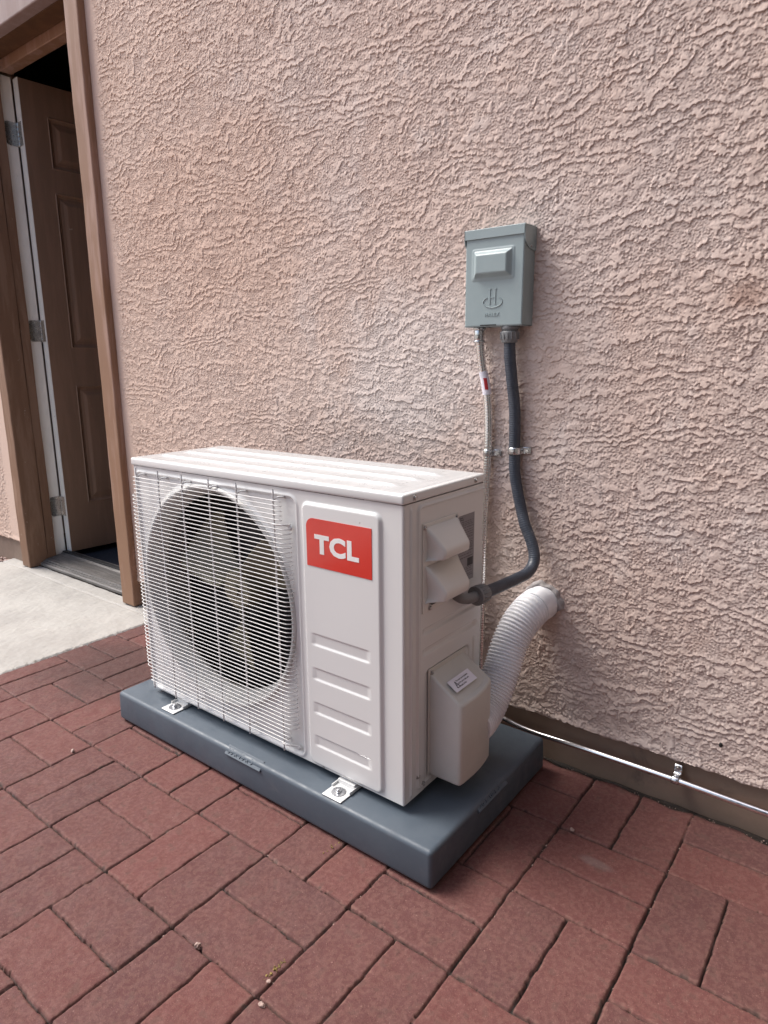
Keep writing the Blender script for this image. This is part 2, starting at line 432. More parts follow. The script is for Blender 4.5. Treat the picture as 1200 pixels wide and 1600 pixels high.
board('header', -2.60, -1.737, -.026, .020, 2.062, 2.24, M['header_wood'], frame, seed=8)
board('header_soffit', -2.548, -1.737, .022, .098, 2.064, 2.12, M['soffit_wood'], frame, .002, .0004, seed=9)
board('head_jamb', -2.48, -1.734, .1015, .150, 2.030, 2.11, M['trim'], frame, .003, .0003, seed=10)
board('hinge_jamb', -2.56, -2.4995, .1015, .1535, .028, 2.028, M['jamb_white'], frame, .001, 0, seed=11)
board('jamb_edge', -2.52, -2.4960, .0995, .1055, .028, 2.028, M['trim'], frame, .0015, .0004, seed=12)
bm = bmesh.new()
box(bm, -2.56, -1.66, .010, .022, 2.09, 2.30)
obj('header_backing', bm, M['trim_brown'], frame)

# threshold
th = bmesh.new()
prof = [(.022, 0.002), (.022, .012), (.026, .016), (.034, .017), (.036, .021), (.044, .0215), (.046, .026), (.120, .034), (.128, .040), (.165, .040), (.168, .002)]
x0, x1 = -2.481, -1.737
va = [th.verts.new((x0, y, z)) for y, z in prof]; vb = [th.verts.new((x1, y, z)) for y, z in prof]
for i in range(len(prof)):
    j = (i + 1) % len(prof); th.faces.new((va[i], va[j], vb[j], vb[i]))
th.faces.new(va[::-1]); th.faces.new(vb)
thr = obj('threshold', th, M['threshold_metal'], house)
mkbox('seal_strip', (x0, x1, .1285, .150, .0402, .046), M['rubber'], thr, .001)

# door leaf, opened inwards: u = along the leaf, w = thickness (0 = outside face), z
ea = Vector((-2.447, .156, 0)); ang = R(86)
du = Vector((math.cos(ang), math.sin(ang), 0)); dn = Vector((math.sin(ang), -math.cos(ang), 0))
Md = Matrix((du, dn, Vector((0, 0, 1)))).transposed().to_4x4(); Md.translation = ea
us = seq((0.0, .76, .004)); zs2 = seq((.042, 2.018, .004))
U, Z = np.meshgrid(us, zs2); Hh = np.zeros_like(U)
for (a, b) in ((.105, .335), (.425, .655)):
    for (c, d) in ((1.70, 1.895), (.965, 1.60), (.262, .795)):
        s = rrect(U, Z, a, b, c, d, .002)
        Hh += -.007 * sstep(0, -.008, s) + .003 * (sstep(.004, 0, s) * sstep(-.004, 0, s)) - .003 * (s < -.012) * 0 + .006 * sstep(-.022, -.045, s) - .002 * sstep(-.010, -.014, s) * sstep(-.022, -.016, s)
P = np.stack([U, Hh, Z], -1).reshape(-1, 3)
Mdn = np.array(Md)
P = (P @ Mdn[:3, :3].T + Mdn[:3, 3]).reshape(U.shape + (3,))
door = bpy.data.objects.new('door', None); C.objects.link(door); door.parent = house
grid_mesh('panelled_face', P, M['door_paint'], door, smooth=False)
bm = bmesh.new(); box(bm, .0005, .76, -.0445, -.010, .042, 2.018); bmesh.ops.transform(bm, matrix=Md, verts=bm.verts)
obj('door_core', bm, M['door_paint'], door)
bm = bmesh.new(); box(bm, -.002, .0004, -.0445, -.0012, .041, 2.019); bmesh.ops.transform(bm, matrix=Md, verts=bm.verts)
obj('door_edge', bm, M['jamb_white'], door)
for zc in (.255, 1.035, 1.815):
    hg = bmesh.new()
    def leaf(x, y0, y1, r=.012):
        pts = []
        z0, z1 = zc - .045, zc + .045
        for cy, cz, a0 in ((y0 + r, z1 - r, 90), (y0 + r, z0 + r, 180)):
            for k in range(6): a = R(a0 + 18 * k); pts.append((cy + r * math.cos(a), cz + r * math.sin(a)))
        pts += [(y1, z0), (y1, z1)]
        f = [hg.verts.new((x, y, z)) for y, z in pts]; g = [hg.verts.new((x + .002, y, z)) for y, z in pts]
        hg.faces.new(f[::-1]); hg.faces.new(g)
        for i in range(len(pts)): j = (i+1) % len(pts); hg.faces.new((f[i], f[j], g[j], g[i]))
    leaf(-2.4992, .107, .155)
    # leaf on the door edge
    t = bmesh.new(); box(t, -.0040, -.0022, -.046, -.010, zc - .045, zc + .045, .0008)
    bmesh.ops.transform(t, matrix=Md, verts=t.verts); me_ = bpy.data.meshes.new('t'); t.to_mesh(me_); t.free(); hg.from_mesh(me_); bpy.data.meshes.remove(me_)
    for k in range(5):
        cyl(hg, (-2.4935, .1580, zc - .046 + k * .0184), (-2.4935, .1580, zc - .046 + k * .0184 + .0178), .0055, seg=14, bev=.0008)
    for (y_, z_) in ((.120, -.03), (.135, 0), (.120, .03)):
        cyl(hg, (-2.4975, y_, zc + z_), (-2.4962, y_, zc + z_), .0042, .003, seg=10)
    obj('hinge', hg, M['steel'], door)

# dim room behind the doorway
bm = bmesh.new()
def quad(bm, *p): bm.faces.new([bm.verts.new(q) for q in p])
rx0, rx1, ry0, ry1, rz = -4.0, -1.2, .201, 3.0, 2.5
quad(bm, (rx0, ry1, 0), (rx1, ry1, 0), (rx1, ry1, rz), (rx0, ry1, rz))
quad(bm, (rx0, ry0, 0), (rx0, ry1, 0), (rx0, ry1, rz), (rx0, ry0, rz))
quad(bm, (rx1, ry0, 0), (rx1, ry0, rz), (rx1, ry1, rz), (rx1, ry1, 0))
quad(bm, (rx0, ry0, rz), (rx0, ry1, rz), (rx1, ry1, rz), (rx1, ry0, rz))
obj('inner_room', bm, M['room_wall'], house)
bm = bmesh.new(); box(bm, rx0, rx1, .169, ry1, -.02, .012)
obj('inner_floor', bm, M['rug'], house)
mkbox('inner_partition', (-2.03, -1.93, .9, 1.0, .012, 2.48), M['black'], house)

bm = bmesh.new()
res_ = bmesh.ops.create_icosphere(bm, subdivisions=2, radius=.0048, matrix=Matrix.Translation((.339, -.0008, .160)) @ Matrix.Diagonal((.8, .5, 1.25, 1)))
obj('nail_hole', bm, M['black'], house)

# ------------------------------------------------------------------ ground
bm = bmesh.new(); quad(bm, (-60, -60, -.032), (60, -60, -.032), (60, 60, -.032), (-60, 60, -.032))
tag(obj('ground', bm, M['gravel']), kind='structure')
# concrete step slab
xs = seq((-2.71, -1.485, .004)); ys = seq((-2.6, .02, .004))
X, Y = np.meshgrid(xs, ys); rg = fftn(1024, .004, .4, 21, band=.01); rg2 = fftn(1024, .004, .03, 22, band=.003)
ii = (np.round(Y / .004).astype(int)) % 1024; jj = (np.round(X / .004).astype(int)) % 1024
Zs = .0010 * rg[ii, jj] + .00025 * rg2[ii, jj] - .002
Zs -= .006 * np.exp(-((Y + .044 + .0015 * np.sin(X * 23)) / .0028) ** 2)        # joint along the doorway
edge = -1.487 - X + .004 * rg2[ii, jj] * .8
Zs -= .012 * sstep(.008, -.004, edge)
slab = grid_mesh('concrete_slab', np.stack([X, Y, Zs], -1), M['concrete']); tag(slab, kind='structure')

# brick paving as one relief sheet
PX, PY = .2025, .2028
def paving(xs, ys):
    X, Y = np.meshgrid(xs, ys)
    gi = lambda A, s: (np.round(A / .002).astype(int)) % 1024
    a, b = gi(Y, .002), gi(X, .002)
    wx = WX[a, b] * .0006; wy = WY[a, b] * .0006
    u = (X + wx - .1045) / PX; v_ = -(Y + wy + .0035) / PY
    iu = np.floor(u).astype(int); iv = np.floor(v_).astype(int)
    fu = u - iu; fv = v_ - iv
    along_y = ((iu + iv) % 2 == 0)
    half = np.where(along_y, fu >= .5, fv >= .5)
    fu2 = np.where(along_y, (fu * 2) % 1, fu); fv2 = np.where(along_y, fv, (fv * 2) % 1)
    sx = np.where(along_y, PX / 2, PX); sy = np.where(along_y, PY, PY / 2)
    key = (iu * 73856093 ^ iv * 19349663 ^ half.astype(int) * 83492791) & 4095
    rng = np.random.default_rng(5); tb = rng.random((4096, 6))
    J = tb[key]
    ox = (J[..., 0] - .5) * .0016; oy = (J[..., 1] - .5) * .0016
    dx = np.minimum(fu2 * sx + ox, (1 - fu2) * sx - ox); dy = np.minimum(fv2 * sy + oy, (1 - fv2) * sy - oy)
    chip = np.maximum(0, WC[a, b] - 1.2) * .0011
    gap = .0008 + .0013 * J[..., 1] * J[..., 0]
    r = .0040
    ex = np.clip(r - (dx - gap - chip), 0, None); ey = np.clip(r - (dy - gap - chip), 0, None)
    d = r - np.hypot(ex, ey)                         # distance inside the rounded edge
    top = -(.0030) * np.clip(1 - d / r, 0, 1) ** 1.8
    body = top + .00045 * WC[a, b] * 0 + .00022 * WS[a, b] + .00025 * WL[a, b]
    tilt = (J[..., 2] - .5) * .010 * (fu2 - .5) * sx * 10 * .1 + (J[..., 3] - .5) * .02 * (fv2 - .5) * sy + (J[..., 4] - .5) * .0016
    fill = -.0095 + .0020 * WL[a, b] + .0007 * WS[a, b]
    inside = d > 0
    Zp = np.where(inside, np.maximum(body + tilt, fill), fill)
    sand = 1 - sstep(-.0006, .0006, d) 
    sand = np.maximum(sand, sstep(1.2, 2.0, WD[a, b]) * sstep(.006, .001, d) * .6)
    tone = J[..., 5]
    edge_ = sstep(.0060, .0025, d) * inside * (.35 + .65 * sstep(-.8, 1.2, WC[a, b] + .6 * WD[a, b]))
    return X, Y, Zp, tone, sand, edge_
WX = fftn(1024, .002, .10, 31, band=.02); WY = fftn(1024, .002, .10, 32, band=.02)
WC = fftn(1024, .002, .018, 33, band=.004); WS = fftn(1024, .002, .006, 34, band=.0015, beta=.8)
WL = fftn(1024, .002, .07, 35, band=.008); WD = fftn(1024, .002, .06, 36, band=.006)
xs = seq((-1.484, .60, .0019), (.60, 3.6, .006)); ys = seq((-2.6, -1.30, .006), (-1.30, .007, .0019))
X, Y, Zp, tone, sand, edge_ = paving(xs, ys)
Zp = Zp - .004
nearwall = sstep(-.022, -.006, Y + .004 * np.sin(X * 31) + .003 * np.sin(X * 77))
sand = np.maximum(sand, nearwall * .95)
Zp = np.where(nearwall > .5, -.010 + .003 * np.sin(X * 53) * np.sin(Y * 400), Zp)
pav = grid_mesh('brick_paving', np.stack([X, Y, Zp], -1), M['paver']); tag(pav, kind='structure')
ca = pav.data.color_attributes.new('tone', 'FLOAT_COLOR', 'POINT')
cc = np.ones((X.size, 4), np.float32); cc[:, 0] = tone.ravel(); cc[:, 1] = sand.ravel(); cc[:, 2] = edge_.ravel()
ca.data.foreach_set('color', cc.ravel())

# gravel stones beyond the slab: nobody could count them
rng = random.Random(3); bm = bmesh.new()
def stone(bm, c, r, rng, sub=1):
    m = Matrix.Translation(c) @ Matrix.Rotation(rng.random() * 6, 4, 'Z') @ Matrix.Rotation(rng.random() * 2, 4, 'X') @ Matrix.Diagonal((r * rng.uniform(.8, 1.4), r * rng.uniform(.7, 1.1), r * rng.uniform(.5, .8), 1))
    res_ = bmesh.ops.create_icosphere(bm, subdivisions=sub, radius=1, matrix=m)
    for v_ in res_['verts']: v_.co += Vector((rng.uniform(-1, 1), rng.uniform(-1, 1), rng.uniform(-1, 1))) * r * .18
for i in range(1500):
    x = rng.uniform(-3.5, -2.715); y = rng.uniform(-.9, .0)
    stone(bm, (x, y, -.022 + rng.random() * .014), rng.uniform(.007, .014), rng)
tag(obj('gravel_stones', bm, M['pebble'], smooth=False), 'small tan and red gravel stones beside the concrete step', 'gravel', kind='stuff')

# ------------------------------------------------------------------ equipment pad
pad = thing('equipment_pad', 'low slate blue plastic pad under the white outdoor unit, lying on the red bricks', 'pad')
PL, PD, PF, PH = .965, .457, -.5053, .076
bm = bmesh.new()
box(bm, -PL, 0, PF, PF + PD, .0008, PH, .009, 4)
for v_ in bm.verts:
    t = v_.co.z / PH                                   # slight draft of the moulded sides
    v_.co.x = -PL/2 + (v_.co.x + PL/2) * (1 - .004 * t); v_.co.y = (PF + PD/2) + (v_.co.y - PF - PD/2) * (1 - .008 * t)
for f in bm.faces: f.smooth = True
pb = obj('pad_body', bm, M['pad'], pad)
try:
    pb.data.set_sharp_from_angle(angle=R(35))
except Exception: pass
# size plates moulded on the edge
nrm = Vector((0, -.72, .69)).normalized(); up = Vector((0, .69, .72)).normalized()
def plate(o0, xd, updir, L, hgt, nm):
    xd = Vector(xd); updir = Vector(updir).normalized(); nn = xd.cross(updir).normalized()
    bm = bmesh.new(); box(bm, -L/2, L/2, -hgt/2, hgt/2, -.008, .0, .0008)
    mm = Matrix((xd, updir, nn)).transposed().to_4x4(); mm.translation = Vector(o0); bmesh.ops.transform(bm, matrix=mm, verts=bm.verts)
    p_ = obj(nm, bm, M['pad'], pad)
    me = text_mesh('38 x 18 x 3', .0165, .0014, Vector(o0) - xd * (L/2 - .006) - updir * .006 + nn * .0004, xd, updir, spacing=1.05, sx=1.0)
    t_ = link('moulded_text', me, M['pad'], p_)
plate((-.484, PF + .0045, PH - .0052), (1, 0, 0), (0, .70, .71), .112, .0215, 'size_plate')
plate((-.0042, PF + .215, PH - .0050), (0, 1, 0), (-.8, 0, .6), .112, .020, 'size_plate')

# ------------------------------------------------------------------ outdoor unit
F, S, W, D, ZB, H = -.4486, -.0991, .7911, .268, .0921, .5873
XL, ZT, YB = S - W, ZB + H, F + D
ZL = ZT - .0185
unit = thing('outdoor_unit', 'white outdoor air conditioner unit with a round fan behind a wire grille', 'air conditioner')
CX, CZ, CR = -.614, .389, .249
# front sheet as relief
xs = np.unique(np.concatenate([seq((XL + .004, S - .004, .0016))])); zs = seq((ZB, ZL - .001, .0016))
X, Z = np.meshgrid(xs, zs)
hh = np.zeros_like(X)
s = rrect(X, Z, -.337, -.142, .094, .643, .018); hh += .0052 * sstep(.0, -.008, s)
s = rrect(X, Z, XL + .008, -.349, .096, .6465, .020)
hh += .0022 * np.exp(-(s / .0035) ** 2) - .0035 * sstep(-.001, -.007, s)
for z1, z0 in ((.383, .357), (.311, .284), (.237, .211), (.164, .139)):
    s = rrect(X, Z, -.318, -.171, z0, z1, .002)
    ends = sstep(-.320, -.305, X) * sstep(-.168, -.182, X)
    prof_ = sstep(z1, z1 - .0024, Z) * sstep(z0, z0 + .0045, Z)
    hh -= .0026 * prof_ * ends * (.55 + .45 * (z1 - Z) / (z1 - z0))
rr_ = np.hypot(X - CX, Z - CZ)
hh += .0045 * sstep(CR + .016, CR + .002, rr_)
hh += .00012 * np.sin(X * 31 + 1) * np.sin(Z * 17)
Pp = np.stack([X, F - hh, Z], -1)
cxm = (X[:-1, :-1] + X[1:, 1:]) / 2; czm = (Z[:-1, :-1] + Z[1:, 1:]) / 2
# snap the hole's rim onto the circle for a clean edge
near = np.abs(rr_ - CR) < .0012
kk = CR / np.maximum(rr_, 1e-6)
Pp[..., 0] = np.where(near, CX + (X - CX) * kk, Pp[..., 0]); Pp[..., 2] = np.where(near, CZ + (Z - CZ) * kk, Pp[..., 2])
keep = np.hypot(cxm - CX, czm - CZ) > CR
grid_mesh('front_panel', Pp, M['enamel'], unit, keep=keep)

# bell mouth ring, inside the opening
def revolve(name, prof, mat, parent, seg=96, smooth=True):
    bm = bmesh.new(); rings = []
    for r, y in prof: rings.append([bm.verts.new((CX + r * math.cos(2*PI*k/seg), y, CZ + r * math.sin(2*PI*k/seg))) for k in range(seg)])
    for a, b in zip(rings, rings[1:]):
        for k in range(seg):
            f = bm.faces.new((a[k], b[k], b[(k+1) % seg], a[(k+1) % seg])); f.smooth = smooth
    return obj(name, bm, mat, parent)
revolve('fan_shroud', [(CR + .004, F - .0015), (CR + .002, F - .0052), (CR - .002, F - .0064), (CR - .006, F - .004), (CR - .011, F + .005), (CR - .016, F + .015), (CR - .021, F + .030), (CR - .023, F + .042), (CR - .018, F + .046)], M['shroud'], unit)
# dark inside with the coil behind the fan
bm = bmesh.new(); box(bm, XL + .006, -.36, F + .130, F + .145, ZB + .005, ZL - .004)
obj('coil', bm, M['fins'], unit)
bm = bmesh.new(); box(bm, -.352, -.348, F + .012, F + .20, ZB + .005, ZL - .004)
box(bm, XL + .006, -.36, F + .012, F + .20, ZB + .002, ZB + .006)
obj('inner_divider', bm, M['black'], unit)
# fan: hub and three broad blades
fan = bpy.data.objects.new('fan', None); C.objects.link(fan); fan.parent = unit
FY = F + .080
bm = bmesh.new()
cyl(bm, (CX, FY - .020, CZ), (CX, FY + .045, CZ), .046, .052, seg=40, bev=.006)
cyl(bm, (CX, FY - .026, CZ), (CX, FY - .0201, CZ), .012, .012, seg=6)
obj('hub', bm, M['fan'], fan)
for bl in range(3):
    a0 = R(37 + 120 * bl); nu, nv = 26, 20; P = np.zeros((nv, nu, 3))
    for j in range(nv):
        r = .046 + (.200 - .046) * j / (nv - 1); t = j / (nv - 1)
        sweep = R(44 * t ** 1.3); span = R(46 + 8 * t)
        for i in range(nu):
            q = i / (nu - 1); a = a0 - sweep * .5 + (q - .5) * span + (R(9) * t * t)
            yy = FY + .026 - .060 * q + .010 * math.sin(q * PI) * (1 + t)
            # rounded outer corners
            rr2 = r - .018 * t ** 4 * (abs(2 * q - 1) ** 5)
            P[j, i] = (CX + rr2 * math.cos(a), yy, CZ + rr2 * math.sin(a))
    b_ = grid_mesh('blade', P, M['fan'], fan)
    sm_ = b_.modifiers.new('thick', 'SOLIDIFY'); sm_.thickness = .0026; sm_.offset = 0

# side sheet
ys = seq((F + .004, YB, .0016)); zs = seq((ZB, ZL - .001, .0016))
Y, Z = np.meshgrid(ys, zs); hh = np.zeros_like(Y)
hh += .0034 * sstep(.0040, .0012, np.abs(Y + .4275)) * sstep(.098, .106, Z) * sstep(.656, .646, Z)
hh += .0040 * sstep(0, -.005, rrect(Y, Z, -.411, YB + .02, .100, .655, .014))
hh -= .0032 * sstep(-.002, -.006, rrect(Y, Z, -.406, YB + .02, .103, .652, .012))
for z1, z0 in ((.4215, .4065), (.382, .3665)):
    ends = sstep(-.395, -.378, Y) * sstep(-.193, -.21, Y); hh -= .0045 * sstep(z1, z1 - .003, Z) * sstep(z0, z0 + .006, Z) * ends
hh -= .0030 * sstep(0, -.005, rrect(Y, Z, -.384, -.222, .05, .338, .016))
hh += .0030 * sstep(.0065, .002, np.abs(Y + .207)) * sstep(.262, .275, Z) * sstep(.350, .338, Z)
grid_mesh('side_panel', np.stack([S + hh, Y, Z], -1), M['enamel'], unit)
# rounded corners and the hidden back
bm = bmesh.new()
for cxn, sg in ((S, 1), (XL, -1)):
    pr = [(cxn - sg * .0045, F), (cxn - sg * .0035, F + .0000), (cxn - sg * .0018, F + .0006), (cxn - sg * .0006, F + .0018), (cxn, F + .0035), (cxn, F + .0045)]
    lo = [bm.verts.new((x, y, ZB)) for x, y in pr]; hi = [bm.verts.new((x, y, ZL - .001)) for x, y in pr]
    for i in range(len(pr) - 1):
        f = bm.faces.new((lo[i], lo[i+1], hi[i+1], hi[i])); f.smooth = True
quad(bm, (XL, F + .0045, ZB), (XL, YB, ZB), (XL, YB, ZL), (XL, F + .0045, ZL))
quad(bm, (XL, YB, ZB), (S, YB, ZB), (S, YB, ZL), (XL, YB, ZL))
obj('rear_casing', bm, M['enamel'], unit)
mkbox('base_tray', (XL + .003, S - .003, F + .003, YB - .003, ZB - .0035, ZB + .001), M['enamel'], unit, .001)

# lid with three pressed ribs
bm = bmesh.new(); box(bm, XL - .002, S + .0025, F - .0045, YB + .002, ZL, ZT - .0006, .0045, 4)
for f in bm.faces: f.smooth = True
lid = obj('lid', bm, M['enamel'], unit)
try: lid.data.set_sharp_from_angle(angle=R(40))
except Exception: pass
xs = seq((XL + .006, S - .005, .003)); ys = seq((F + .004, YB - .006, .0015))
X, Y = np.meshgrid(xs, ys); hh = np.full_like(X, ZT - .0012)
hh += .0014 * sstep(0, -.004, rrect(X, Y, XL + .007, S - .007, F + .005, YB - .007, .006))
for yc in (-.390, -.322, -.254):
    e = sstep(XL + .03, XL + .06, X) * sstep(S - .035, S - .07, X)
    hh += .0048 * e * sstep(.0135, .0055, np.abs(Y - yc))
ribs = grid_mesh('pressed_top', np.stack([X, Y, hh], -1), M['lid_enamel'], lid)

# screws in sight
for p, nn in (((S + .0028, -.420, ZT - .0095), (1, 0, 0)), ((S + .0028, -.215, ZT - .0095), (1, 0, 0)), ((-.300, F - .0002, .0985), (0, -1, 0)),
              ((S + .001, -.389, .1075), (1, 0, 0)), ((S + .001, -.405, .1305), (1, 0, 0))):
    screw(unit, p, nn, .0048 if nn[0] else .005)

# wire grille
grille = bpy.data.objects.new('wire_grille', None); C.objects.link(grille); grille.parent = unit
GY = F - .017
bm = bmesh.new(); wr = .00105
NW = 57
for k in range(NW):
    z = .6365 - k * (.6365 - .1225) / (NW - 1)
    off = 0 if 4 < k < NW - 4 else 0
    hook = 5 <= k <= NW - 5
    path = []
    # left end wraps round the cabinet's edge
    if hook: path += [(XL + .003, F - .001, z), (XL + .004, F - .007, z), (XL + .010, GY + .003, z), (XL + .020, GY, z)]
    else: path += [(XL + .024, GY, z)]
    xr_ = -.378
    path += [(xr_ - .012, GY, z)]
    if hook: path += [(xr_ + .002, GY + .001, z), (xr_ + .010, GY + .006, z), (xr_ + .013, GY + .012, z), (xr_ + .012, F - .0005, z)]
    else: path += [(xr_ + .004, GY, z)]
    tube(bm, [Vector(p) for p in path], wr, 6)
obj('cross_wires', bm, M['wire'], grille)
for x in (-.858, -.772, -.685, -.593, -.505, -.398):
    bm = bmesh.new(); g2 = GY + .003
    pth = [(x + .015, F + .0035, .640), (x + .014, F - .002, .642), (x + .008, F - .009, .6425), (x + .002, g2 + .003, .6385), (x, g2, .630), (x, g2, .62), (x, g2, .140), (x, g2 + .0005, .131), (x + .001, g2 + .004, .1255), (x + .002, F - .006, .124), (x + .002, F + .003, .124)]
    tube(bm, resample(catmull([Vector(p) for p in pth], 8), .008)[0] if False else catmull([Vector(p) for p in pth], 6), .0019, 8)
    obj('upright_wire', bm, M['wire'], grille)
for z in (.588, .118):
    bm = bmesh.new()
    tube(bm, catmull([(-.400, GY, z + .002), (-.385, GY + .002, z + .001), (-.366, F - .004, z), (-.3615, F - .003, z - .004), (-.366, F - .003, z - .008), (-.3705, F - .003, z - .003), (-.367, F - .0035, z)], 8), .0018, 8)
    cyl(bm, (-.366, F - .0005, z - .004), (-.366, F - .0060, z - .004), .0045, .0035, seg=14)
    obj('grille_clip', bm, M['wire'], grille)

# red badge
bx0, bx1, bz0, bz1 = -.3205, -.1635, .5195, .6125; yb = F - .0052
bm = bmesh.new(); rr = .017
pts = [(bx0, bz0), (bx1, bz0)]
pts += [(bx1, bz1)]
for k in range(9): a = R(90 + k * 90 / 8); pts.append((bx0 + rr + rr * math.cos(a), bz1 - rr + rr * math.sin(a)))
fr = [bm.verts.new((x, yb - .0008, z)) for x, z in pts]; bk = [bm.verts.new((x, yb + .0006, z)) for x, z in pts]
bm.faces.new(fr); 
for i in range(len(pts)): j = (i+1) % len(pts); bm.faces.new((fr[i], bk[i], bk[j], fr[j]))
badge = obj('badge', bm, M['badge_red'], unit)
me = text_mesh('TCL', .0475, .0002, (bx0 + .0225, yb - .00105, .5485), (1, 0, 0), (0, 0, 1), off=.0022, spacing=1.08, sx=1.16)
link('badge_lettering', me, M['badge_white'], badge)
for x, z in ((-.306, .6195), (-.190, .6195)):
    bm = bmesh.new(); cyl(bm, (x, F - .0040, z), (x, F - .0052, z), .0014, seg=10); obj('pin_hole', bm, M['steel'], unit)

# electrical cover with two hoods on the side
ec = bpy.data.objects.new('electrical_cover', None); C.objects.link(ec); ec.parent = unit
y0, y1 = -.395, -.279
bm = bmesh.new(); box(bm, S + .0002, S + .0035, y0, y1, .452, .618, .0012)
obj('cover_plate', bm, M['cover_plastic'], ec)
def hood(z_top, z_out, z_bot, dep, z_back):
    # rows from the top edge round to the underside; columns across y with rounded cheeks
    pr = [(0, z_top), (.004, z_top - .001), (dep * .5, (z_top + z_out) / 2 + .002), (dep - .004, z_out + .004), (dep - .001, z_out), (dep, z_out - .005), (dep - .001, z_bot + .005), (dep - .005, z_bot + .001), (dep * .55, z_bot - .0005), (0, z_back)]
    cols = [0, .01, .03, .06, .10, .16, .3, .5, .7, .84, .90, .94, .97, .99, 1.0]
    P = np.zeros((len(pr), len(cols), 3))
    ya, yb_ = y0 + .004, y1 - .002
    for j, (dx, z) in enumerate(pr):
        ins = dx / dep * .010                               # cheeks lean inwards as the hood stands out
        for i, c in enumerate(cols):
            e = min(c, 1 - c); k = min(1, math.sqrt(max(0, 1 - (1 - min(1, e / .07)) ** 2)))
            P[j, i] = (S + .0034 + dx * k, ya + ins + (yb_ - ya - 2 * ins) * c, z_back * 0 + z)
    o = grid_mesh('hood', P, M['cover_plastic'], ec); return o
hood(.611, .573, .553, .036, .549)
hood(.540, .497, .476, .038, .470)
bm = bmesh.new(); box(bm, S + .0036, S + .010, y0 + .020, y1 - .012, .4665, .4695)
obj('cable_slot', bm, M['black'], ec)
for y_, z_ in ((y0 + .005, .611), (y1 - .005, .612), (y0 + .022, .4585), (-.307, .4585)):
    screw(ec, (S + .0036, y_, z_), (1, 0, 0), .0045)

# rating label
lb = mkbox('rating_label', (S + .0006, S + .0012, -.2745, -.2150, .474, .6085), M['label_silver'], unit, 0)
bm = bmesh.new(); rng = random.Random(11); xk = S + .0013
def ink(bm, ya, yb_, za, zb_): quad(bm, (xk, ya, za), (xk, yb_, za), (xk, yb_, zb_), (xk, ya, zb_))
z = .594
while z > .478:
    if not (.503 < z < .522):
        y = -.271
        while y < -.222:
            w_ = rng.uniform(.003, .010); ink(bm, y, min(y + w_, -.219), z, z + .0013); y += w_ + rng.uniform(.001, .004)
    z -= rng.choice((.0035, .0045, .006))
for z in (.590, .566, .542, .526): ink(bm, -.272, -.2175, z - .0022, z - .0017)
obj('label_print', bm, M['label_ink_grey'], lb)
bm = bmesh.new(); ink(bm, -.2400, -.2185, .5035, .5195); obj('label_block', bm, M['label_ink'], lb)
link('label_lettering', text_mesh('TCL', .0085, .00003, (xk, -.271, .5985), (0, 1, 0), (0, 0, 1), off=.0002), M['label_ink'], lb)

# valve cover with its warning sticker
vx, vy0, vy1, vz0, vz1, vzt = -.0275, -.3690, -.2450, .1160, .2840, .3280
def vcover():
    # plan outline from front cheek round the bulging outer face to the back cheek
    n = 24; plan = [(S + .001, vy0 + .001), (S + .012, vy0)]
    plan += [(vx - .009, vy0), (vx - .0035, vy0 + .0012), (vx - .0008, vy0 + .0045)]
    for k in range(1, 12):
        t = k / 12; plan.append((vx + .0025 * math.sin(PI * t) - .004 * t ** 3, vy0 + .0045 + (vy1 - .010 - vy0 - .0045) * t))
    plan += [(vx - .0050, vy1 - .006), (vx - .0075, vy1 - .0015), (vx - .012, vy1), (S + .001, vy1)]
    def ztop(x): return vz1 + (vzt - vz1) * (vx - x) / (vx - S)
    bm = bmesh.new(); rows = []
    cx_, cy_ = (S + vx) / 2, (vy0 + vy1) / 2
    for lvl in range(8):
        row = []
        for x, y in plan:
            zt_ = ztop(min(x, vx)); ins, z = [(0.006, vz0), (.002, vz0 + .0012), (0, vz0 + .006), (0, zt_ - .007), (.0008, zt_ - .003), (.0028, zt_ - .0008), (.006, zt_), (.012, zt_)][lvl]
            dx, dy = x - S, y - cy_
            fx = 1 - ins / max(vx - S, .01) ; fy = 1 - ins / ((vy1 - vy0) / 2)
            row.append(bm.verts.new((S + dx * fx, cy_ + dy * fy, z)))
        rows.append(row)
    for a, b in zip(rows, rows[1:]):
        for i in range(len(plan) - 1):
            f = bm.faces.new((a[i], a[i+1], b[i+1], b[i])); f.smooth = True
    f = bm.faces.new(rows[-1]); bm.faces.new(rows[0][::-1])
    return bm
vc = obj('valve_cover', vcover(), M['valve_plastic'], unit)
mkbox('cover_flange', (S + .0002, S + .0022, vy0 - .004, vy1 + .006, vz0 + .001, .3360), M['valve_plastic'], vc, .0008)
screw(vc, (S + .0023, vy0 + .0065, .3265), (1, 0, 0), .0046)
sl = Vector((vx - S, 0, vz1 - vzt)).normalized(); upn = -sl; ydir = Vector((0, 1, 0)); nn = ydir.cross(upn).normalized()
st0 = Vector((S + .040, -.316, 0)); st0.z = vz1 + (vzt - vz1) * (vx - st0.x) / (vx - S) 
st0 += nn * .0008
bm = bmesh.new(); Ls, Hs = .074, .026
mm = Matrix((ydir, upn, nn)).transposed().to_4x4(); mm.translation = st0
box(bm, -Ls/2, Ls/2, -Hs/2, Hs/2, 0, .0004); bmesh.ops.transform(bm, matrix=mm, verts=bm.verts)
stk = obj('warning_sticker', bm, M['label_white'], vc)
o0 = st0 + nn * .0006
for i, tx in enumerate(('You must use an exclusive', 'and the same cable used', 'instead of this')):
    link('sticker_lettering', text_mesh(tx, .0047, .00003, o0 - ydir * .0165 + upn * (.0040 - .0060 * i), ydir, upn, off=.00006, sx=.82), M['label_ink'], stk)
bm = bmesh.new()
tri = [Vector((-.0255, -.0070, 0)), Vector((-.0160, -.0070, 0)), Vector((-.0208, .0060, 0))]
